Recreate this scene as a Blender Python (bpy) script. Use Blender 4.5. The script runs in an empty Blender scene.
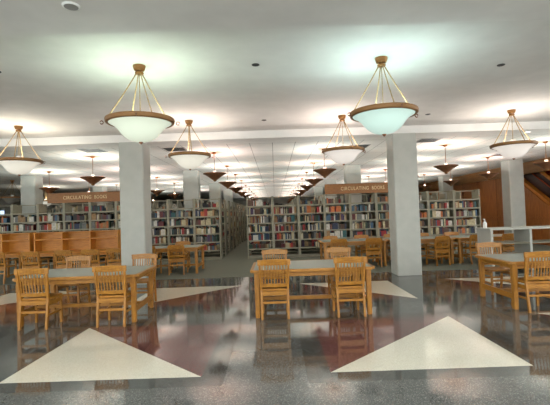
import bpy, bmesh, math, random
from mathutils import Vector, Matrix
random.seed(7)
S = bpy.context.scene
C = S.collection
PI = math.pi

# ------------------------------------------------------------------ helpers
class MB:
    """collects shapes in one bmesh"""
    def __init__(s):
        s.bm = bmesh.new(); s.mi = 0; s.smooth = False
    def face(s, vs):
        try:
            f = s.bm.faces.new(vs)
        except ValueError:
            return
        f.material_index = s.mi; f.smooth = s.smooth
    def hexa(s, p):      # p: 8 points, bottom ring 0-3 (ccw from above), top ring 4-7
        v = [s.bm.verts.new(q) for q in p]
        for a in ((3,2,1,0),(4,5,6,7),(0,1,5,4),(1,2,6,5),(2,3,7,6),(3,0,4,7)):
            s.face([v[i] for i in a])
        return s
    def box(s, x0, x1, y0, y1, z0, z1):
        return s.hexa([(x0,y0,z0),(x1,y0,z0),(x1,y1,z0),(x0,y1,z0),(x0,y0,z1),(x1,y0,z1),(x1,y1,z1),(x0,y1,z1)])
    def cbox(s, c, d):
        return s.box(c[0]-d[0]/2,c[0]+d[0]/2,c[1]-d[1]/2,c[1]+d[1]/2,c[2]-d[2]/2,c[2]+d[2]/2)
    def bar(s, a, b, w, d, up=(0,1,0)):   # box along a->b; w across, d along `up`
        a, b = Vector(a), Vector(b); z = (b-a).normalized(); u = Vector(up)
        x = u.cross(z).normalized(); y = z.cross(x).normalized()
        x *= w/2; y *= d/2
        return s.hexa([a-x-y,a+x-y,a+x+y,a-x+y,b-x-y,b+x-y,b+x+y,b-x+y])
    def poly(s, pts, z0, z1):            # extruded xy polygon (ccw)
        b = [s.bm.verts.new((x,y,z0)) for x,y in pts]; t = [s.bm.verts.new((x,y,z1)) for x,y in pts]
        s.face(b[::-1]); s.face(t); n = len(pts)
        for i in range(n): s.face([b[i],b[(i+1)%n],t[(i+1)%n],t[i]])
        return s
    def flat(s, pts):
        s.face([s.bm.verts.new(p) for p in pts]); return s
    def tube(s, pts, r, n=8):
        s.smooth = True
        pts = [Vector(p) for p in pts]; rings = []
        for i, p in enumerate(pts):
            t = (pts[min(i+1,len(pts)-1)]-pts[max(i-1,0)]).normalized()
            u = Vector((0,0,1)) if abs(t.z) < .9 else Vector((1,0,0))
            x = u.cross(t).normalized(); y = t.cross(x)
            rr = r[i] if isinstance(r,(list,tuple)) else r
            rings.append([s.bm.verts.new(p+(x*math.cos(a)+y*math.sin(a))*rr) for a in [2*PI*k/n for k in range(n)]])
        for A, B in zip(rings, rings[1:]):
            for k in range(n): s.face([A[k],A[(k+1)%n],B[(k+1)%n],B[k]])
        s.face(rings[0][::-1]); s.face(rings[-1]); s.smooth = False
        return s
    def lathe(s, prof, n=40, o=(0,0,0)):
        s.smooth = True; rings = []
        for r, z in prof:
            if r < 1e-5: rings.append([s.bm.verts.new((o[0],o[1],o[2]+z))])
            else: rings.append([s.bm.verts.new((o[0]+r*math.cos(2*PI*k/n),o[1]+r*math.sin(2*PI*k/n),o[2]+z)) for k in range(n)])
        for A, B in zip(rings, rings[1:]):
            for k in range(n):
                q = [A[k%len(A)],A[(k+1)%len(A)],B[(k+1)%len(B)],B[k%len(B)]]
                u = []
                for v in q:
                    if v not in u: u.append(v)
                if len(u) > 2: s.face(u)
        s.smooth = False
        return s
    def build(s, name, mats, parent=None, bevel=0, loc=(0,0,0)):
        bmesh.ops.recalc_face_normals(s.bm, faces=s.bm.faces[:]) if not getattr(s,'keep',False) else None
        me = bpy.data.meshes.new(name); s.bm.to_mesh(me); s.bm.free()
        for m in (mats if isinstance(mats,(list,tuple)) else [mats]): me.materials.append(m)
        o = bpy.data.objects.new(name, me); C.objects.link(o); o.location = loc
        if parent: o.parent = parent
        if bevel:
            b = o.modifiers.new('bevel','BEVEL'); b.width = bevel; b.segments = 2; b.limit_method = 'ANGLE'; b.harden_normals = False
        return o

def tag(o, label=None, cat=None, group=None, kind=None):
    if label: o['label'] = label
    if cat: o['category'] = cat
    if group: o['group'] = group
    if kind: o['kind'] = kind
    return o
def thing(name, label, cat, loc=(0,0,0), rz=0, group=None):
    o = bpy.data.objects.new(name, None); C.objects.link(o); o.empty_display_size = .1
    o.location = loc; o.rotation_euler = (0,0,rz)
    return tag(o, label, cat, group)
def dup(root, loc, rz, label, group=None):
    r = root.copy(); C.objects.link(r); r.location = loc; r.rotation_euler = (0,0,rz); r['label'] = label
    if group: r['group'] = group
    for ch in list(root.children):
        c = ch.copy(); C.objects.link(c); c.parent = r
        for g in list(ch.children):
            d = g.copy(); C.objects.link(d); d.parent = c
    return r

# ------------------------------------------------------------------ materials
def srgb(r,g,b):
    f = lambda c: (c/255/12.92) if c/255 <= .04045 else ((c/255+.055)/1.055)**2.4
    return (f(r),f(g),f(b),1)
def mat(name, col, rough=.5, metal=0, spec=.5, emit=None, estr=0):
    m = bpy.data.materials.new(name); m.use_nodes = True
    b = m.node_tree.nodes['Principled BSDF']
    b.inputs['Base Color'].default_value = col; b.inputs['Roughness'].default_value = rough
    b.inputs['Metallic'].default_value = metal; b.inputs['Specular IOR Level'].default_value = spec
    if emit: b.inputs['Emission Color'].default_value = emit; b.inputs['Emission Strength'].default_value = estr
    return m
def noisy(name, c1, c2, scale, rough=.5, stretch=(1,1,1), detail=4, lo=.35, hi=.65, spec=.5, bump=0, coord='Object'):
    m = mat(name, c1, rough, spec=spec); nt = m.node_tree; N, L = nt.nodes, nt.links
    tc = N.new('ShaderNodeTexCoord'); mp = N.new('ShaderNodeMapping'); mp.inputs['Scale'].default_value = stretch
    n = N.new('ShaderNodeTexNoise'); n.inputs['Scale'].default_value = scale; n.inputs['Detail'].default_value = detail
    r = N.new('ShaderNodeValToRGB'); r.color_ramp.elements[0].position = lo; r.color_ramp.elements[1].position = hi
    r.color_ramp.elements[0].color = c1; r.color_ramp.elements[1].color = c2
    L.new(tc.outputs[coord], mp.inputs['Vector']); L.new(mp.outputs['Vector'], n.inputs['Vector'])
    L.new(n.outputs['Fac'], r.inputs['Fac']); L.new(r.outputs['Color'], N['Principled BSDF'].inputs['Base Color'])
    if bump:
        bp = N.new('ShaderNodeBump'); bp.inputs['Strength'].default_value = bump; bp.inputs['Distance'].default_value = .01
        L.new(n.outputs['Fac'], bp.inputs['Height']); L.new(bp.outputs['Normal'], N['Principled BSDF'].inputs['Normal'])
    return m
def terrazzo(name, base, dark, light, scale=150, rough=.065):
    m = mat(name, base, rough, spec=.8); nt = m.node_tree; N, L = nt.nodes, nt.links
    tc = N.new('ShaderNodeTexCoord'); v = N.new('ShaderNodeTexVoronoi'); v.inputs['Scale'].default_value = scale
    r = N.new('ShaderNodeValToRGB'); e = r.color_ramp.elements; r.color_ramp.interpolation = 'CONSTANT'
    e[0].position = 0; e[0].color = base; e[1].position = .5; e[1].color = dark
    k = e.new(.72); k.color = base; k = e.new(.88); k.color = light
    sp = N.new('ShaderNodeSeparateColor')
    L.new(tc.outputs['Object'], v.inputs['Vector']); L.new(v.outputs['Color'], sp.inputs['Color']); L.new(sp.outputs['Red'], r.inputs['Fac'])
    # slow change of tone and of polish
    n = N.new('ShaderNodeTexNoise'); n.inputs['Scale'].default_value = 1.3; n.inputs['Detail'].default_value = 3
    mr = N.new('ShaderNodeMapRange'); mr.inputs['To Min'].default_value = rough*.6; mr.inputs['To Max'].default_value = rough*1.6
    L.new(tc.outputs['Object'], n.inputs['Vector']); L.new(n.outputs['Fac'], mr.inputs['Value'])
    L.new(mr.outputs['Result'], N['Principled BSDF'].inputs['Roughness'])
    L.new(r.outputs['Color'], N['Principled BSDF'].inputs['Base Color'])
    return m

M = {}
M['oak'] = noisy('honey_oak', srgb(174,118,38), srgb(142,90,24), 9, .38, (6,6,1), 5)
M['oak_pale'] = noisy('pale_oak', srgb(208,142,54), srgb(186,118,38), 7, .42, (1,6,6), 5)
M['oak_x'] = noisy('honey_oak_rail', srgb(178,122,40), srgb(146,94,26), 9, .38, (1,6,6), 5)
M['laminate'] = noisy('grey_laminate', srgb(150,158,150), srgb(142,150,142), 30, .38, spec=.4)
M['terr_grey'] = terrazzo('terrazzo_grey', srgb(88,90,88), srgb(62,64,63), srgb(128,128,123))
M['terr_dark'] = terrazzo('terrazzo_dark', srgb(70,73,71), srgb(50,52,51), srgb(98,100,97))
M['terr_maroon'] = terrazzo('terrazzo_maroon', srgb(104,66,64), srgb(82,52,51), srgb(128,92,88))
M['terr_cream'] = terrazzo('terrazzo_cream', srgb(220,214,196), srgb(206,199,180), srgb(228,224,212), rough=.08)
M['carpet'] = noisy('carpet_grey_green', srgb(124,126,114), srgb(104,107,96), 120, .95, spec=.1, bump=.3)
M['paint'] = noisy('pillar_paint', srgb(180,181,174), srgb(174,175,168), 4, .6, spec=.3)
M['ceil'] = noisy('ceiling_plaster', srgb(226,224,220), srgb(220,218,214), 3, .85, spec=.2)
M['wallpaint'] = noisy('wall_paint', srgb(196,194,186), srgb(188,186,178), 3, .8, spec=.2)
M['steel'] = noisy('shelf_steel', srgb(142,137,118), srgb(134,129,111), 5, .5, spec=.4)
M['bronze'] = noisy('dark_bronze', srgb(136,88,56), srgb(112,70,44), 12, .45); 
M['brass'] = mat('old_brass', srgb(140,98,52), .4, .4)
M['rimbrass'] = mat('rim_bronze', srgb(136,96,52), .45, .3)
M['rope'] = noisy('cream_rope', srgb(180,156,112), srgb(140,112,70), 60, .8)
M['black'] = mat('black_plastic', srgb(26,26,26), .5)
M['ventgrey'] = mat('vent_grey', srgb(150,150,146), .6)
M['ventdark'] = mat('vent_dark', srgb(70,70,68), .7)
M['whiteplastic'] = mat('white_plastic', srgb(225,226,222), .35)
M['signwood'] = noisy('sign_wood', srgb(150,98,44), srgb(132,84,36), 8, .45, (1,5,5))
M['signtext'] = mat('sign_letters', srgb(232,206,158), .5)
M['panelwood'] = noisy('wall_wood', srgb(180,110,50), srgb(154,90,38), 3, .4, (5,5,.7), 5)
M['fascia'] = noisy('fascia_wood', srgb(158,112,62), srgb(140,96,50), 3, .45, (4,.6,4), 5)
M['orange'] = noisy('stair_oak', srgb(206,132,48), srgb(186,112,36), 5, .4)
M['warmlit_red'] = noisy('stairwell_warmlit_red', srgb(196,84,34), srgb(170,66,26), 2, .6)  # warm stairwell light put into the red base colour
M['darkred'] = mat('stair_dark', srgb(58,26,20), .35)
def glow(name, col, strength):
    m = mat(name, tuple(.55*c for c in col[:3])+(1,), .25); b = m.node_tree.nodes['Principled BSDF']
    b.inputs['Emission Color'].default_value = col; b.inputs['Emission Strength'].default_value = strength
    return m
M['glass_green'] = glow('lit_glass_green', (.90,.98,.80,1), .27)
M['glass_cyan'] = glow('lit_glass_cyan', (.70,.93,.84,1), .29)
M['glass_warm'] = glow('lit_glass_warm', (1,.95,.82,1), .27)
M['glass_pink'] = glow('lit_glass_pink', (1,.92,.85,1), .27)
M['glass_off'] = mat('unlit_glass', srgb(150,146,136), .3)
M['bulbglass'] = glow('lit_bulb_glass', (1,.95,.86,1), .4)
M['downlight'] = glow('lit_downlight', (1,.97,.92,1), 2.0)
M['screen'] = glow('blue_screen', (.55,.75,1,1), .8)

# ceiling tiles: thin joint lines
def tile_mat():
    m = mat('ceiling_tiles', srgb(222,221,216), .85, spec=.2); nt = m.node_tree; N, L = nt.nodes, nt.links
    tc = N.new('ShaderNodeTexCoord'); b = N.new('ShaderNodeTexBrick')
    b.offset = 0; b.inputs['Scale'].default_value = 1; b.inputs['Brick Width'].default_value = .61; b.inputs['Row Height'].default_value = 1.22
    b.inputs['Mortar Size'].default_value = .009; b.inputs['Color1'].default_value = srgb(224,223,218); b.inputs['Color2'].default_value = srgb(220,219,214)
    b.inputs['Mortar'].default_value = srgb(150,148,144)
    L.new(tc.outputs['Object'], b.inputs['Vector']); L.new(b.outputs['Color'], N['Principled BSDF'].inputs['Base Color'])
    return m
M['tile'] = tile_mat()

BOOKCOL = {'white':(205,200,188),'cream':(190,176,140),'black':(34,33,34),'navy':(34,44,72),'blue':(62,94,120),'teal':(42,92,94),
 'dark green':(38,66,48),'maroon':(98,34,36),'red':(158,40,40),'orange':(190,104,48),'tan':(150,116,76),'brown':(88,62,44),'grey':(112,112,108),'purple':(74,52,88)}
BN = list(BOOKCOL)
BW = [17,15,12,6,4,4,5,8,5,5,11,11,10,1]
BM = [noisy('book_'+n.replace(' ','_'), srgb(*c), srgb(*[int(v*.82) for v in c]), 14, .6) for n,c in BOOKCOL.items()]

# ------------------------------------------------------------------ setting
XC, PS, PG = -.142, 2.04, 1.30           # floor pattern: axis, square side, gap
Y0 = 4.20
XL, XR, YN, YF = -17., 11., -3., 47.
ZC, ZH = 3.52, 3.71                      # low ceiling, raised bay
YB0, YB1 = 4.20, 10.22                   # raised bay
YCARPET = 10.90

f = MB(); f.keep = True
f.mi = 0; f.flat([(XL,YN,0),(XR+2,YN,0),(XR+2,YF,0),(XL,YF,0)])
P = PS+PG
for row in (0,1):
    for k in (-5,-3,-1,1,3,5):
        cx = XC+k*P/2; x0, x1 = cx-PS/2, cx+PS/2; y0 = Y0+row*P; y1 = y0+PS
        if x1 > XR: continue
        b = .24; z = .0006
        f.mi = 1
        for q in ((x0-b,x1+b,y0-b,y0),(x0-b,x1+b,y1,y1+b),(x0-b,x0,y0,y1),(x1,x1+b,y0,y1)):
            f.flat([(q[0],q[2],z),(q[1],q[2],z),(q[1],q[3],z),(q[0],q[3],z)])
        LL,LR,UR,UL = (x0,y0,z),(x1,y0,z),(x1,y1,z),(x0,y1,z)
        if k == -1 and row == 0: w, d = (LL,LR,UL), (LR,UR,UL)
        elif k == 1 and row == 0: w, d = (LL,LR,UR), (LL,UR,UL)
        elif k > 0: w, d = (UL,LR,UR), (UL,LL,LR)
        else: w, d = (LL,UR,UL), (LL,LR,UR)
        f.mi = 3; f.flat(w)
        f.mi = 2; f.flat(d)
tag(f.build('floor', [M['terr_grey'],M['terr_dark'],M['terr_maroon'],M['terr_cream']]), 'polished terrazzo floor with cream and maroon triangles', kind='structure')
tag(MB().box(XL,XR,YCARPET,YF,0.0007,.006).build('carpet', M['carpet']), 'grey green carpet under the stacks', kind='structure')

c = MB()
c.mi = 0
c.box(XL,XR+2,.8,YB0,ZC,ZC+.25); c.box(XL,XR+2,YB0,YB1,ZH,ZH+.06)  # left open over and behind the camera to admit world light
c.box(XL,XR+2,YB1,10.9,ZC,ZC+.25)
c.mi = 1
c.box(XL,XR+2,10.9,YF,ZC,ZC+.25)
tag(c.build('ceiling', [M['ceil'],M['tile']]), kind='structure')
tag(MB().box(XL-.1,XL,YN,13,0,1.3).box(XL-.1,XL,13,YF,0,ZC).build('wall_left', M['wallpaint']), kind='structure')  # unseen front stretch kept low so world light enters above it
tag(MB().box(XL,XR+2,YN-.1,YN,0,1.3).build('wall_front_baffle', M['wallpaint']), kind='structure')  # unseen low wall added to stop low world light, open above
tag(MB().box(XL,XR+2,YF,YF+.1,0,ZC).build('wall_back', M['wallpaint']), kind='structure')
w = MB()
def wallpoly(pts, x0, x1):
    a = [w.bm.verts.new((x0,y,z)) for y,z in pts]; b = [w.bm.verts.new((x1,y,z)) for y,z in pts]
    w.face(a); w.face(b[::-1]); n = len(pts)
    for i in range(n): w.face([a[i],a[(i+1)%n],b[(i+1)%n],b[i]])
SL = lambda y: 1.50+(y-16.45)*.6          # underside line of the stair
wallpoly([(14.8,0),(YF,0),(YF,3.02),(18.98,3.02),(13.95,0)], XR, XR+.12)
ww = w.build('wall_right', M['panelwood']); tag(ww, kind='structure')
MB().box(XR-.04,XR,14.9,YF,1.08,1.15).build('chair_rail', M['panelwood'], ww)
for y in (18.6,20.4,22.2,24.0,25.8): MB().box(XR-.012,XR,y,y+.02,0,3.02).build('panel_joint', M['bronze'], ww)
tag(MB().box(XR-.08,XR+.14,13,YF,3.02,ZC).build('trim_1', M['fascia']), kind='structure')
tag(MB().box(XR+2,XR+2.1,YN,13,0,1.3).box(XR+2,XR+2.1,13,YF,0,ZC).build('wall_stairwell', M['warmlit_red']), kind='structure')  # near stretch, out of view, shaped low to let in world light

# staircase behind the wood wall
t = thing('staircase', 'wooden staircase rising behind the brown panelled wall at far right', 'staircase', (XR+.2,14.8,0))
def st(y,z): return (0,y-14.8,z)
for nm, x, dz, w, h, m in (('stringer',-.04,.06,.2,.15,'orange'),('balustrade_panel',.1,.52,.04,.66,'darkred'),('top_rail',.1,.98,.09,.10,'orange')):
    MB().bar((x,0,SL(14.8)+dz),(x,4.1,SL(18.9)+dz),w,h,up=(0,-.514,.857)).build(nm, M[m], t)
MB().tube([(.04,0,SL(14.8)+.66),(.04,4.1,SL(18.9)+.66)],.025).build('handrail', M['warmlit_red'], t)
for i in range(14):
    y = .1+i*.27; MB().box(.2,1.7,y,y+.28,max(0,SL(14.8+y)+.02),SL(14.8+y)+.08).build('tread', M['orange'], t)

# pillars
def pillar(x, y, label):
    t = MB(); a = .30; ch = .025
    t.poly([(-a+ch,-a),(a-ch,-a),(a,-a+ch),(a,a-ch),(a-ch,a),(-a+ch,a),(-a,a-ch),(-a,-a+ch)],.0065,ZC-.001)
    o = t.build('pillar', M['paint'], loc=(x,y,0)); o['label'] = label; o['kind'] = 'structure'
PX = (-10.0,-3.38,3.25,9.88)
for r,y in enumerate((10.42+.05,17.05,23.7,30.3)):
    for x in PX:
        if abs(x) > 8 and r == 0: continue
        if abs(x) < 4 or r: pillar(x if r else (-3.51 if x < 0 else 3.27), y if r else 10.47, 'square off-white pillar')

# ------------------------------------------------------------------ pendant lamps
def light(parent, z, power, col, rad=.12):
    L = bpy.data.lights.new('lamp_bulb','POINT'); L.energy = power; L.color = col; L.shadow_soft_size = rad
    o = bpy.data.objects.new('bulb', L); C.objects.link(o); o.parent = parent; o.location = (0,0,z)
def glass_lamp(x, y, ztop, label, glass, power, col, lit=True, drop=.772, rot=20):
    t = thing('pendant_lamp', label, 'pendant lamp', (x,y,ztop), 0, 'glass bowl pendant lamps')
    MB().lathe([(0,0),(.085,0),(.085,-.018),(.07,-.065),(.05,-.075),(0,-.075)],24).build('canopy', M['brass'], t)
    MB().tube([(0,0,-.09),(0,0,-drop+.1)],.006,6).build('cord', M['rope'], t)
    MB().lathe([(0,.13),(.05,.12),(.06,.02),(.05,0),(0,0)],16,(0,0,-drop)).build('bulb_holder', M['whiteplastic'], t)
    MB().lathe([(.014,.0),(.05,0),(.06,-.02),(.05,-.035),(.014,-.03)],16,(0,0,-.085)).build('rope_ring', M['brass'], t)
    for k in range(4):
        a = math.radians(rot+90*k); p0 = Vector((.045*math.cos(a),.045*math.sin(a),-.12)); p1 = Vector((.42*math.cos(a),.42*math.sin(a),-drop+.03))
        pts = [p0.lerp(p1,i/8)+Vector((0,0,-.012*math.sin(PI*i/8))) for i in range(9)]
        rp = MB().tube(pts,.0085,6).build('rope', M['rope'], t)
    R = [(.42,.028),(.45,.036),(.464,.030),(.470,.012),(.460,-.002),(.466,-.012),(.455,-.028),(.43,-.032),(.42,-.02),(.42,.028)]
    rim = MB().lathe([(r*.98,z) for r,z in R],56,(0,0,-drop)).build('rim', M['rimbrass'], t)
    for k in range(4):
        a = math.radians(12+90*k); d = Vector((math.cos(a),math.sin(a),0)); c0 = d*.5+Vector((0,0,-drop-.02))
        MB().tube([c0+d*.022*math.cos(q)+Vector((0,0,.022*math.sin(q))) for q in [2*PI*i/10 for i in range(10)]],.007,6).build('scroll_hook', M['bronze'], rim)
    prof = [(.43,-.02),(.41,-.034),(.375,-.054),(.34,-.08),(.31,-.11),(.286,-.145),(.262,-.18),(.234,-.217),(.194,-.254),(.14,-.287),(.085,-.306),(.04,-.314),(0,-.316)]
    prof = [(r*.985,z*.9) for r,z in prof]
    MB().lathe(prof,56,(0,0,-drop)).build('bowl', M[glass], t)
    MB().lathe([(.0,.01),(.03,.004),(.026,-.012),(.012,-.03),(0,-.034)],14,(0,0,-drop-.282)).build('finial', M['bronze'], t)
    if lit: light(t, -drop-.13, power, col, .08)
    return t
LX = (-1.79,1.505)
G = dict(fl=(.82,1,.90), fr=(.84,1,1), s=(1,.88,.83))
PW = 18
glass_lamp(XC-1.655,5.62,ZH,'large white glass bowl lamp on ropes, nearest the camera on the left','glass_green',PW,G['fl'],rot=38)
glass_lamp(XC+1.675,5.62,ZH,'large bluish white glass bowl lamp on ropes, nearest the camera on the right','glass_cyan',PW,G['fr'],rot=4)
glass_lamp(-1.80,8.92,ZH,'white glass bowl lamp hung behind the nearest left one, before the aisle','glass_warm',PW*1.3,G['s'],rot=17)
glass_lamp(1.53,8.92,ZH,'pinkish white glass bowl lamp hung left of the right front pillar','glass_pink',PW*1.3,G['s'])
glass_lamp(-5.50,8.92,ZH,'white glass bowl lamp at the far left edge of the photo','glass_warm',PW*1.2,(1,.94,.84))
glass_lamp(5.22,8.92,ZH,'white glass bowl lamp at far right, before the stairs','glass_pink',PW*1.2,(1,.92,.86),rot=0)
glass_lamp(-11.6,18.3,ZC,'unlit rope pendant lamp far back beside the far left pillar','glass_off',0,(1,1,1),False)
glass_lamp(-12.3,22.2,ZC,'small distant lit white bowl lamp seen under a dark bowl at left','glass_warm',30,(1,.95,.85))

def dark_lamp(x, y, label, power, col):
    global DL
    t = thing('bowl_lamp', label, 'pendant lamp', (x,y,ZC), 0, 'dark bronze bowl lamps over the stacks')
    if DL is None:
        DL = [MB().lathe([(0,0),(.07,0),(.065,-.02),(.03,-.05),(0,-.05)],18).build('canopy', M['brass'], t),
          MB().tube([(0,0,-.04),(0,0,-.60)],.008,6).build('stem', M['brass'], t),
          MB().lathe([(0,.06),(.045,.06),(.05,0),(0,0)],14,(0,0,-.60)).build('lamp_glass', M['bulbglass'], t),
          MB().lathe([(.325,.012),(.345,.012),(.345,-.012),(.30,-.03),(.21,-.082),(.13,-.142),(.085,-.178),(.06,-.19),(0,-.19)],40,(0,0,-.63)).build('bowl', M['bronze'], t),
          MB().lathe([(.05,0),(.055,-.015),(.03,-.045),(0,-.05)],14,(0,0,-.82)).build('finial', M['brass'], t)]
    else:
        for o in DL:
            c = o.copy(); C.objects.link(c); c.parent = t
    light(t, -.675, power, col, .04)
DL = None
ORD = ['nearest','second','third','fourth','fifth','sixth','seventh','eighth','ninth','farthest']
COLS = [(-8.5,'far left column of lamps',range(1,6)),(-5.38,'column left of the left pillar',range(0,6)),(-1.75,'row left of the aisle',range(0,10)),
        (1.53,'row right of the aisle',range(0,10)),(5.15,'column right of the right pillar',range(0,6)),(8.15,'far right column by the stairs',range(0,5))]
PD = 44
for ci,(x,nm,rg) in enumerate(COLS):
    for k in rg:
        tint = [(1,.93,.86),(.90,1,.93),(1,.88,.84),(.96,1,.95)][(k+ci)%4]
        dark_lamp(x, 12.28+3.34*k, 'dark bronze bowl lamp, %s in the %s' % (ORD[k-rg[0]], nm), PD, tint)

# ------------------------------------------------------------------ ceiling fittings
def spot(x, y, z, label, r=.055):
    t = thing('ceiling_downlight', label, 'ceiling fitting', (x,y,z), 0, 'small dark recessed ceiling fittings')
    MB().lathe([(r,0),(r,-.006),(r*.8,-.010),(r*.7,-.004)],20).build('ring', M['ventdark'], t)
    MB().lathe([(r*.75,-.004),(0,-.004)],20).build('lens', M['black'], t)
spot(-3.78,5.66,ZH,'dark round ceiling fitting at the far left edge near the front lamp')
spot(-.2,5.72,ZH,'dark round ceiling fitting midway between the two front lamps')
spot(3.42,6.05,ZH,'dark round ceiling fitting right of the right front lamp')
spot(-.17,9.1,ZH,'dark round ceiling fitting between the two middle lamps behind')
spot(3.45,9.05,ZH,'dark round ceiling fitting above the right front pillar')
t = thing('ceiling_speaker', 'oval silver grille in the low ceiling at top left', 'ceiling fitting', (-1.75,3.62,ZC))
MB().lathe([(.075,0),(.075,-.008),(.06,-.014)],24).build('ring', M['whiteplastic'], t)
MB().lathe([(.062,-.012),(0,-.014)],24).build('grille', M['ventgrey'], t)
t = thing('lit_downlight', 'small lit white downlight in the low ceiling at far right', 'ceiling fitting', (6.55,10.55,ZC))
MB().lathe([(.09,0),(.09,-.008),(.07,-.010)],20).build('ring', M['whiteplastic'], t)
MB().lathe([(.07,-.009),(0,-.009)],20).build('lens', M['downlight'], t)
def vent(x, y, label):
    t = thing('ceiling_vent', label, 'ceiling vent', (x,y,ZC), 0, 'grey ceiling air vents')
    MB().box(-.30,.30,-.30,.30,-.008,0).build('frame', M['ventgrey'], t)
    s = MB()
    for i in range(6): s.box(-.26,.26,-.25+i*.09,-.20+i*.09,-.014,-.009)
    s.build('slats', M['ventdark'], t)
vent(-2.7,11.45,'grey ceiling vent right of the left pillar')
vent(-4.9,11.2,'grey ceiling vent left of the left pillar')
vent(2.5,12.0,'grey ceiling vent left of the right pillar')
vent(4.3,11.35,'grey ceiling vent right of the right pillar')
vent(8.3,15.0,'grey ceiling vent above the wood wall at right')

# ------------------------------------------------------------------ tables
def make_table(label, loc, group, W=1.95, D=1.22, H=.75):
    t = thing('reading_table', label, 'table', loc, 0, group)
    a, b, k = W/2, D/2, .07
    oct_ = lambda i: [(-a+k,-b+i),(a-k,-b+i),(a-i,-b+k),(a-i,b-k),(a-k,b-i),(-a+k,b-i),(-a+i,b-k),(-a+i,-b+k)]
    top = MB().poly(oct_(0),H-.045,H).build('tabletop', M['oak_x'], t, .008)
    q = .055
    MB().poly([(-a+q,-b+q),(a-q,-b+q),(a-q,b-q),(-a+q,b-q)],H-.002,H+.0015).build('writing_surface', M['laminate'], top)
    ap = MB(); i = .11
    ap.box(-a+i,a-i,-b+i-.012,-b+i+.012,H-.12,H-.045).box(-a+i,a-i,b-i-.012,b-i+.012,H-.12,H-.045)
    ap.box(-a+i-.012,-a+i+.012,-b+i,b-i,H-.12,H-.045).box(a-i-.012,a-i+.012,-b+i,b-i,H-.12,H-.045)
    ap.build('apron', M['oak_x'], t)
    for sx in (-1,1):
        for sy in (-1,1):
            x, y = sx*(a-.10), sy*(b-.10)
            MB().hexa([(x-.034,y-.034,0),(x+.034,y-.034,0),(x+.034,y+.034,0),(x-.034,y+.034,0),(x-.04,y-.04,H-.045),(x+.04,y-.04,H-.045),(x+.04,y+.04,H-.045),(x-.04,y+.04,H-.045)]).build('leg', M['oak'], t, .006)
        MB().box(sx*(a-.10)-.016,sx*(a-.10)+.016,-b+.13,b-.13,.15,.24).build('stretcher', M['oak_x'], t, .004)
    MB().box(-a+.11,a-.11,-.03,.03,.165,.225).build('stretcher', M['oak_x'], t, .004)
    return t

# ------------------------------------------------------------------ chairs (face +y, origin below the seat centre)
def slat_back(mb, hw, z0, z1, zr, n, y0, y1, sw, bow=.03):
    """crest rail, lower rail and slats between the posts; y0 at z0, y1 at top"""
    yy = lambda z: y0+(y1-y0)*(z-z0)/(z1-z0)
    bw = lambda u: -bow*(1-u*u)
    seg = 8
    for (za,zb,th,ex) in ((zr,z1,.024,.0),(z0,z0+.055,.022,0)):
        for i in range(seg):
            u0, u1 = -1+2*i/seg, -1+2*(i+1)/seg
            c0 = .012*(1-u0*u0) if zb == z1 else 0; c1 = .012*(1-u1*u1) if zb == z1 else 0
            xa, xb = u0*(hw+ex), u1*(hw+ex)
            p = lambda x,u,z,o: (x, yy(z)+bw(u)+o, z)
            mb.hexa([p(xa,u0,za,-th/2),p(xb,u1,za,-th/2),p(xb,u1,za,th/2),p(xa,u0,za,th/2),
                     p(xa,u0,zb+c0,-th/2),p(xb,u1,zb+c1,-th/2),p(xb,u1,zb+c1,th/2),p(xa,u0,zb+c0,th/2)])
    for i in range(n):
        u = -1+2*(i+.5)/n; u *= .96; x = u*hw
        mb.bar((x,yy(z0+.04)+bw(u),z0+.04),(x,yy(zr+.01)+bw(u),zr+.01),sw,.012)
def make_chair(label, loc, rz, group):
    t = thing('slat_back_chair', label, 'chair', loc, rz, group)
    s = MB(); s.poly([(-.2,-.2),(.2,-.2),(.215,.0),(.22,.2),(.19,.225),(-.19,.225),(-.22,.2),(-.215,0)],.425,.46)
    s.build('seat', M['oak_x'], t, .01)
    for sx in (-1,1):
        r = MB()
        r.bar((sx*.202,-.255,0),(sx*.205,-.20,.45),.034,.04); r.bar((sx*.205,-.20,.44),(sx*.224,-.27,.90),.034,.036)
        r.build('leg', M['oak'], t, .005)
        MB().bar((sx*.2,.19,0),(sx*.195,.18,.425),.036,.036).build('leg', M['oak'], t, .005)
        MB().bar((sx*.192,-.21,.20),(sx*.197,.175,.20),.018,.032,up=(0,0,1)).build('stretcher', M['oak_x'], t, .003)
        MB().bar((sx*.192,-.215,.37),(sx*.197,.175,.37),.02,.06,up=(0,0,1)).build('side_rail', M['oak_x'], t, .003)
    MB().box(-.19,.19,-.225,-.205,.235,.27).build('stretcher', M['oak_x'], t, .003)
    MB().box(-.19,.19,.165,.185,.235,.27).build('stretcher', M['oak_x'], t, .003)
    b = MB(); b.box(-.19,.19,-.225,-.195,.36,.425); b.build('seat_rail', M['oak_x'], t, .003)
    b = MB(); slat_back(b,.214,.49,.915,.83,9,-.205,-.27,.0175); b.bm.verts.ensure_lookup_table()
    for sx in (-1,1): b.box(sx*.228-.026,sx*.228+.026,-.288,-.256,.83,.918)
    b.build('backrest', M['oak_x'], t, .004)
    return t
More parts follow.
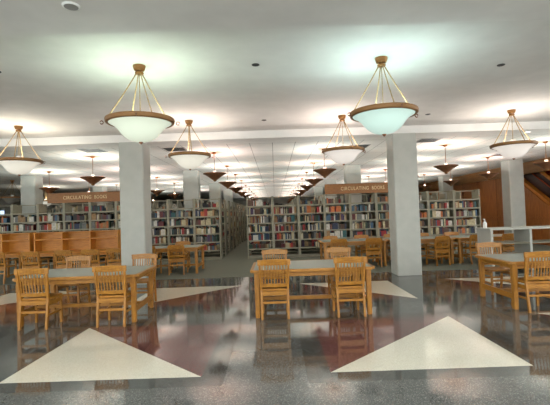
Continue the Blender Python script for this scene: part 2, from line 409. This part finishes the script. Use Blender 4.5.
def make_armchair(label, loc, rz, group):
    t = thing('armchair', label, 'chair', loc, rz, group)
    MB().poly([(-.22,-.2),(.22,-.2),(.25,.0),(.25,.2),(.22,.23),(-.22,.23),(-.25,.2),(-.25,0)],.42,.455).build('seat', M['oak_x'], t, .01)
    for sx in (-1,1):
        r = MB()
        r.bar((sx*.205,-.26,0),(sx*.21,-.205,.45),.036,.042); r.bar((sx*.21,-.205,.44),(sx*.225,-.265,.80),.036,.038)
        r.build('leg', M['oak'], t, .005)
        MB().bar((sx*.245,.19,0),(sx*.255,.17,.588),.038,.038).build('leg', M['oak'], t, .005)
        a = MB(); pts = [(.232,-.225,.595),(.262,-.12,.603),(.275,.04,.606),(.27,.2,.60),(.262,.245,.588)]
        for p,q in zip(pts,pts[1:]): a.bar((sx*p[0],p[1],p[2]),(sx*q[0],q[1]+.004,q[2]),.055,.028,up=(0,0,1))
        a.build('arm', M['oak_x'], t, .005)
        MB().bar((sx*.207,-.22,.2),(sx*.245,.18,.2),.02,.034,up=(0,0,1)).build('stretcher', M['oak_x'], t, .003)
    MB().box(-.2,.2,-.23,-.21,.25,.285).build('stretcher', M['oak_x'], t, .003)
    MB().box(-.21,.21,-.225,-.195,.35,.42).build('seat_rail', M['oak_x'], t, .003)
    b = MB(); slat_back(b,.225,.50,.835,.735,8,-.21,-.265,.021,.035)
    b.build('backrest', M['oak_x'], t, .004)
    return t

GT = 'reading tables on the terrazzo'; GC = 'armless slat chairs at the front tables'
TY = 7.03
tab = make_table('left front oak reading table with grey top, behind the left cream triangle', (-3.14,TY-.03,0), GT); tab.rotation_euler = (0,0,.03)
dup(tab, (.56,TY,0), 0, 'central oak reading table with grey top, in the middle of the terrazzo', GT)
dup(tab, (4.60,TY,0), 0, 'right front oak reading table with grey top, before the low white shelf', GT)
ch = make_chair('oak slat chair, near left seat of the left front table', (-3.675,6.49,0), 0, GC)
CH = [(-2.51,6.50,0,'oak slat chair, near right seat of the left front table'),
 (-3.86,7.84,PI,'oak slat chair, far left seat of the left front table'),
 (-2.57,7.84,PI,'oak slat chair, far right seat of the left front table, before the pillar'),
 (-.04,6.62,.0,'oak slat chair, near left seat of the central table'),
 (1.12,6.62,.03,'oak slat chair, near right seat of the central table'),
 (-.03,7.85,PI,'oak slat chair, far left seat of the central table'),
 (1.21,7.85,PI,'oak slat chair, far right seat of the central table'),
 (3.98,6.50,0,'oak slat chair, near left seat of the right front table'),
 (4.16,7.84,PI,'oak slat chair, far left seat of the right front table')]
for x,y,rz,l in CH: dup(ch,(x,y,0),rz,l,GC)

ZK = .006
GT2 = 'reading tables on the carpet'; GA = 'armchairs at the rear tables'
dup(tab, (-3.15,12.35,ZK), 0, 'rear oak reading table on carpet behind the left pillar', GT2)
dup(tab, (2.31,12.65,ZK), 0, 'rear oak reading table on carpet left of the right pillar', GT2)
dup(tab, (4.28,12.65,ZK), 0, 'rear oak reading table on carpet partly hidden by the right pillar', GT2)
dup(tab, (6.26,12.65,ZK), 0, 'rear oak reading table on carpet behind the low white shelf', GT2)
ac = make_armchair('oak armchair, near right seat of the rear table behind the left pillar', (-2.83,11.92,ZK), .05, GA)
AC = [(-3.63,11.95,-.05,'oak armchair half hidden by the left pillar at the rear table',GA),
 (-2.98,13.05,PI,'oak armchair, far side of the rear table behind the left pillar',GA),
 (1.82,12.2,.0,'oak armchair, near left seat of the rear table left of the right pillar',GA),
 (2.80,12.15,.06,'oak armchair, near right seat of the rear table left of the right pillar',GA),
 (1.80,13.35,PI,'oak armchair, far left seat of the rear table left of the right pillar',GA),
 (2.82,13.35,PI,'oak armchair, far right seat of the rear table left of the right pillar',GA),
 (3.79,13.35,PI,'oak armchair facing us, just left of the right pillar at the back',GA),
 (4.68,12.0,.22,'oak armchair, first back turned to us right of the right pillar',GA),
 (4.80,13.35,PI,'oak armchair facing us, just right of the right pillar at the back',GA),
 (5.77,12.1,.05,'oak armchair, back turned, beside the low white shelf end',GA),
 (5.78,13.35,PI,'oak armchair facing us, second right of the right pillar at the back',GA),
 (6.72,12.1,0,'oak armchair seen through the low white shelf',GA),
 (-7.45,11.28,.0,'oak armchair at the leftmost study carrel, cut by the photo edge','armchairs at the study carrels'),
 (-6.52,11.24,.0,'oak armchair, second from left at the study carrels','armchairs at the study carrels'),
 (-5.64,11.28,-.1,'oak armchair, third from left at the study carrels','armchairs at the study carrels'),
 (-4.95,11.26,.05,'oak armchair, fourth from left at the study carrels','armchairs at the study carrels'),
 (-4.28,11.28,.0,'oak armchair at the study carrels just left of the left pillar','armchairs at the study carrels')]
for x,y,rz,l,g in AC: dup(ac,(x,y,ZK),rz,l,g)

# ------------------------------------------------------------------ study carrels
def carrel(x0, label):
    W = .815; n = 3; Y = 11.55; D = .85
    t = thing('study_carrel', label, 'study carrel', (x0,Y,ZK), 0, 'triple wooden study carrels')
    X1 = n*W
    MB().box(0,X1,D-.03,D,.66,1.29).build('back_panel', M['oak_pale'], t, .003)
    MB().box(0,X1,0,D-.03,.715,.75).build('desktop', M['oak_pale'], t, .004)
    for i in range(n+1):
        x = min(max(i*W,.018),X1-.018)
        MB().box(x-.018,x+.018,D-.36,D-.03,.75,1.29).build('divider', M['oak_pale'], t, .003)
        MB().box(x-.03,x+.03,.04,.10,0,.715).build('leg', M['oak'], t, .003)
        MB().box(x-.018,x+.018,D-.12,D-.03,0,.715).build('leg', M['oak'], t, .003)
    MB().box(0,X1,D-.36,D-.03,1.075,1.105).build('shelf', M['oak_pale'], t, .003)
    MB().box(0,X1,.05,.07,.64,.715).build('apron', M['oak_pale'], t)
    MB().box(0,X1,D-.36,D,1.29,1.305).build('top_edge', M['oak_pale'], t)
    return t
carrel(-7.03,'triple pale oak study carrel beside the left pillar')
carrel(-9.60,'triple pale oak study carrel at the left photo edge')

# ------------------------------------------------------------------ bookcases
BAYW = .97; YS = 15.4; DEP = .56; TOPZ = 2.30
LEV = (.10,.36,.67,.98,1.31,1.63,1.95)
def upright_mb(x): return MB().box(x-.025,x+.025,0,DEP,0,TOPZ)
def bay(x, label, proto=None):
    if proto: return dup(proto,(x,YS,ZK),0,label)
    t = thing('bookcase', label, 'bookcase', (x,YS,ZK), 0, 'steel bookcases of the front ranges')
    for sx in (0,1):
        xx = .0225 if sx == 0 else BAYW-.0225
        MB().box(xx-.0225,xx+.0225,0,DEP,0,TOPZ).build('upright', M['steel'], t, .003)
    for z in LEV:
        m = MB(); m.box(.046,BAYW-.046,.012,DEP-.012,z-.018,z); m.box(.046,BAYW-.046,.004,.014,z-.04,z+.006); m.build('shelf', M['steel'], t)
    MB().box(.046,BAYW-.046,.03,.05,0,.06).build('kick_plate', M['steel'], t)
    MB().box(.046,BAYW-.046,.27,.29,TOPZ-.05,TOPZ-.02).build('top_brace', M['steel'], t)
    return t
XRB, XLB = -1.05, -2.04
ORDB = ['first','second','third','fourth','fifth','sixth','seventh','eighth','ninth','tenth','eleventh','twelfth']
pb = None
for i in range(9):
    l = 'grey steel bookcase, %s bay right of the central aisle' % ORDB[i]
    if pb is None: pb = bay(XRB, l)
    else: bay(XRB+i*BAYW, l, pb)
for i in range(11):
    bay(XLB-(i+1)*BAYW, 'grey steel bookcase, %s bay left of the central aisle' % ORDB[i], pb)
# ranges behind
PITCH = 1.55; NR = 19
def rng_thing(x0, n, y, label):
    t = thing('bookcase_range', label, 'bookcase', (x0,y,ZK), 0, 'bookcase ranges behind the front ones')
    for i in range(n+1): upright_mb(min(max(i*BAYW,.025),n*BAYW-.025)).build('upright', M['steel'], t)
    for z in LEV: MB().box(.03,n*BAYW-.03,.01,DEP-.01,z-.03,z).build('shelf', M['steel'], t)
    return t
N2 = ['second','third','fourth','fifth','sixth','seventh','eighth','ninth','tenth','eleventh','twelfth','thirteenth','fourteenth','fifteenth','sixteenth','seventeenth','eighteenth','nineteenth','twentieth']
pl = pr = None
for k in range(1,NR):
    y = YS+PITCH*k
    a = 'grey steel bookcase range, %s back on the left side of the aisle' % N2[k-1]
    b = 'grey steel bookcase range, %s back on the right side of the aisle' % N2[k-1]
    if pl is None: pl = rng_thing(XLB-11*BAYW,11,y,a); pr = rng_thing(XRB,9,y,b)
    else: dup(pl,(XLB-11*BAYW,y,ZK),0,a); dup(pr,(XRB,y,ZK),0,b)

# ------------------------------------------------------------------ books
rb = random.Random(11)
def row(x0, x1, fill, hmin=.17, hmax=.27, wmin=.02, wmax=.05, pal=None):
    """list of (x, w, h, d, colour index) from left to right, sets of like volumes now and then"""
    out = []; x = x0; end = x0+(x1-x0)*fill; run = 0
    while True:
        if run <= 0:
            run = rb.choice((1,1,1,1,2,2,3,4)); ci = rb.choices(range(len(BN)), pal or BW)[0]; w = rb.uniform(wmin,wmax); h = rb.uniform(hmin,hmax); d = rb.uniform(.15,.21)
        if x+w > end: break
        out.append((x,w-.002,h*rb.uniform(.98,1.02),d,ci)); x += w; run -= 1
        if rb.random() < .03: x += rb.uniform(.02,.08)
    return out
# one book mesh per colour: cover, rounded spine, pages set in; unit size, spine at y = 0
M['pages'] = mat('paper', srgb(214,206,184), .9)
def unit_book(ci):
    b = MB(); b.mi = 0
    b.hexa([(-.5,.05,0),(.5,.05,0),(.5,.1,0),(-.5,.1,0),(-.5,.05,1),(.5,.05,1),(.5,.1,1),(-.5,.1,1)])
    b.hexa([(-.32,0,0),(.32,0,0),(.5,.05,0),(-.5,.05,0),(-.32,0,1),(.32,0,1),(.5,.05,1),(-.5,.05,1)])
    b.box(-.5,-.42,.1,1,0,1); b.box(.42,.5,.1,1,0,1)
    b.mi = 1; b.box(-.42,.42,.1,.97,.02,.98)
    me = bpy.data.meshes.new('book'); bmesh.ops.recalc_face_normals(b.bm, faces=b.bm.faces[:]); b.bm.to_mesh(me); b.bm.free()
    me.materials.append(BM[ci]); me.materials.append(M['pages'])
    return me
UB = [unit_book(i) for i in range(len(BN))]
stuff = MB()
PILL = [(x,y) for x in PX for y in (17.05,23.7,30.3)]
def stuff_book(x,w,h,d,ci,y,z):
    for px,py in PILL:
        if x+w > px-.34 and x < px+.34 and y+d > py-.34 and y < py+.34: return
    stuff.mi = ci; stuff.box(x,x+w,y,y+d,z,z+h)
NTH = ['first','second','third','fourth','fifth','sixth','seventh','eighth','ninth','tenth','eleventh','twelfth','thirteenth','fourteenth','fifteenth','sixteenth','seventeenth','eighteenth','nineteenth','twentieth','twenty-first','twenty-second','twenty-third','twenty-fourth','twenty-fifth','twenty-sixth','twenty-seventh','twenty-eighth','twenty-ninth','thirtieth','thirty-first','thirty-second']
SHN = {6:'top shelf',5:'second shelf from top',4:'third shelf from top',3:'fourth shelf from top',2:'fifth shelf from top',1:'sixth shelf from top'}
nind = 0
BAYS = [('R',i,XRB+i*BAYW) for i in range(9)]+[('L',i,XLB-(i+1)*BAYW) for i in range(11)]
LOWPAL = [4,14,6,4,2,2,3,8,3,6,18,18,10,1]
for side,i,x in BAYS:
    for lv in range(6,0,-1):
        z = ZK+LEV[lv]+.001; x0, x1 = x+.05, x+BAYW-.05
        if lv == 6:
            if side == 'R' and i in (0,): r = row(x0,x1,.62,.19,.25)
            elif rb.random() < .35: r = row(x0,x1,rb.uniform(.3,.8),.17,.22)
            else: r = []
        elif lv == 1:
            r = row(x0+(rb.uniform(.0,.35) if i%3 else 0),x1,rb.uniform(.75,.98),.15,.19,pal=LOWPAL)
            if side == 'R' and i == 2: r = row(x0+.5,x1,.95,.15,.2)
            if side == 'R' and i > 3: r = row(x0,x1,rb.uniform(.2,.6),.15,.2)
        else: r = row(x0,x1,rb.uniform(.84,.99))
        for n,(bx,w,h,d,ci) in enumerate(r):
            if side == 'R' and i < 3 and lv < 6 and nind < 300:
                o = bpy.data.objects.new('book', UB[ci]); C.objects.link(o)
                o.location = (bx+w/2,YS+.02,z); o.scale = (w,d,h); nind += 1
                tag(o, '%s book, %s from left, %s, %s bay right of aisle' % (BN[ci],NTH[n],SHN[lv],ORDB[i]), 'book', 'books on the front bookcases right of the aisle')
            else: stuff_book(bx,w,h,d,ci,YS+.02,z)
        if lv < 6:
            for (bx,w,h,d,ci) in row(x0,x1,.97,wmin=.04,wmax=.09): stuff_book(bx,w,h,d,ci,YS+DEP-.03-d,z)
for k in range(1,NR):
    y = YS+PITCH*k
    for b in range(11):       # left ranges: all rows near the aisle, top rows further off
        x = XLB-(b+1)*BAYW
        lvs = (6,5,4,3,2,1) if b < 2 else ((6,5,4,3,2) if k == 1 else (6,5) if k < 5 else ())
        for lv in lvs:
            if lv == 6 and rb.random() < .45: continue
            for (bx,w,h,d,ci) in row(x+.06,x+BAYW-.06,rb.uniform(.6,.98),wmin=.03,wmax=.075): stuff_book(bx,w,h,d,ci,y+.02,ZK+LEV[lv]+.001)
    for b in range(9):
        x = XRB+b*BAYW
        for lv in ((6,5,4,3,2) if k == 1 else (6,5) if k < 5 else ()):
            if lv == 6 and rb.random() < .45: continue
            for (bx,w,h,d,ci) in row(x+.06,x+BAYW-.06,rb.uniform(.6,.98),wmin=.03,wmax=.075): stuff_book(bx,w,h,d,ci,y+.02,ZK+LEV[lv]+.001)
tag(stuff.build('books', BM), 'rows of mixed library books filling the other bookcases', 'books', kind='stuff')

# ------------------------------------------------------------------ hanging signs on the bookcases
def serif_text(body, size):
    cu = bpy.data.curves.new('lettering','FONT'); cu.body = body; cu.size = size; cu.align_x = 'CENTER'; cu.align_y = 'CENTER'; cu.extrude = .004; cu.space_character = 1.12
    o = bpy.data.objects.new('lettering', cu); C.objects.link(o)
    bpy.context.view_layer.update()
    me = bpy.data.meshes.new_from_object(o.evaluated_get(bpy.context.evaluated_depsgraph_get()))
    bpy.data.objects.remove(o)
    me.materials.clear(); me.materials.append(M['signtext'])
    return me
LETS = []
for word, w, cx in (('CIRCULATING',1.04,-.30),('BOOKS',.46,.57)):
    me = serif_text(word, .185); ww_ = max(v.co.x for v in me.vertices)-min(v.co.x for v in me.vertices)
    LETS.append((me, w/ww_, cx))
def sign(x, label):
    t = thing('wooden_sign', label, 'sign', (x,YS+.01,ZK+TOPZ), 0, 'wooden circulating books signs')
    MB().box(-1.42,1.42,0,.05,0,.36).build('sign_board', M['signwood'], t, .004)
    MB().box(-1.42,1.42,-.01,.06,.36,.375).build('top_edge', M['signwood'], t)
    for me, k, cx in LETS:
        o = bpy.data.objects.new('lettering', me); C.objects.link(o); o.parent = t; o.location = (cx,-.004,.185); o.rotation_euler = (PI/2,0,0); o.scale = (k,1,1)
sign(-7.05,'brown wooden sign reading CIRCULATING BOOKS left of the left pillar')
sign(3.32,'brown wooden sign reading CIRCULATING BOOKS left of the right pillar')

# ------------------------------------------------------------------ low white shelf at right and the bottle on it
t = thing('low_bookshelf', 'low white open bookshelf behind the right front table', 'bookcase', (5.42,10.42,.001))
Wd = .98
for i in range(3):
    x = .03+i*Wd if i else .03
    MB().box(x-.03,x+.03,0,.7,0,1.03).build('upright', M['paint'], t, .004)
MB().box(-.03,2*Wd+.09,-.02,.72,1.03,1.075).build('top', M['paint'], t, .005)
for z in (.10,.40,.70):
    for i in range(2):
        MB().box(.06+i*Wd,i*Wd+Wd-.0,.0,.7,z-.025,z).build('shelf', M['steel'], t)
t = thing('pump_bottle', 'clear white pump bottle on the end of the low white shelf', 'bottle', (5.50,10.85,1.0765))
MB().lathe([(0,0),(.045,0),(.048,.01),(.048,.13),(.03,.16),(.016,.17),(0,.17)],20).build('bottle_body', M['whiteplastic'], t)
pm = MB(); pm.lathe([(0,0),(.018,0),(.018,.03),(.006,.03),(.006,.06),(0,.06)],14,(0,0,.168)); pm.box(-.045,.012,-.009,.009,.222,.24); pm.build('pump', M['whiteplastic'], t)

# screen far left
t = thing('wall_screen', 'small blue lit screen on a stand seen over the bookcases at far left', 'screen', (-14.6,22.0,ZK))
MB().box(-.02,.02,-.02,.02,0,1.75).build('stand', M['black'], t)
MB().box(-.25,.25,-.25,.25,0,.03).build('foot', M['black'], t)
MB().box(-.28,.28,-.05,-.021,1.72,2.34).build('bezel', M['black'], t)
MB().box(-.24,.24,-.055,-.051,1.76,2.30).build('display', M['screen'], t)

# ------------------------------------------------------------------ world, camera
W = bpy.data.worlds.new('world'); S.world = W; W.use_nodes = True
bg = W.node_tree.nodes['Background']; bg.inputs['Color'].default_value = (.95,1,.98,1); bg.inputs['Strength'].default_value = 2.35

cam = bpy.data.cameras.new('camera'); co = bpy.data.objects.new('camera', cam); C.objects.link(co); S.camera = co
cam.sensor_fit = 'HORIZONTAL'; cam.sensor_width = 36; cam.lens = 413/550*36; cam.clip_end = 200
p, yw, rl = .0301, .0014, -.033
fw = Vector((math.sin(yw)*math.cos(p), math.cos(yw)*math.cos(p), math.sin(p)))
rt = Vector((math.cos(yw),-math.sin(yw),0)); up = rt.cross(fw)
r2 = rt*math.cos(rl)+up*math.sin(rl); u2 = -rt*math.sin(rl)+up*math.cos(rl)
mtx = Matrix((r2,u2,-fw)).transposed().to_4x4(); mtx.translation = (0,0,1.6); co.matrix_world = mtx

S.view_settings.view_transform = 'Standard'; S.view_settings.look = 'None'
S.view_settings.exposure = 1.0; S.view_settings.gamma = 1; S.view_settings.use_curve_mapping = False
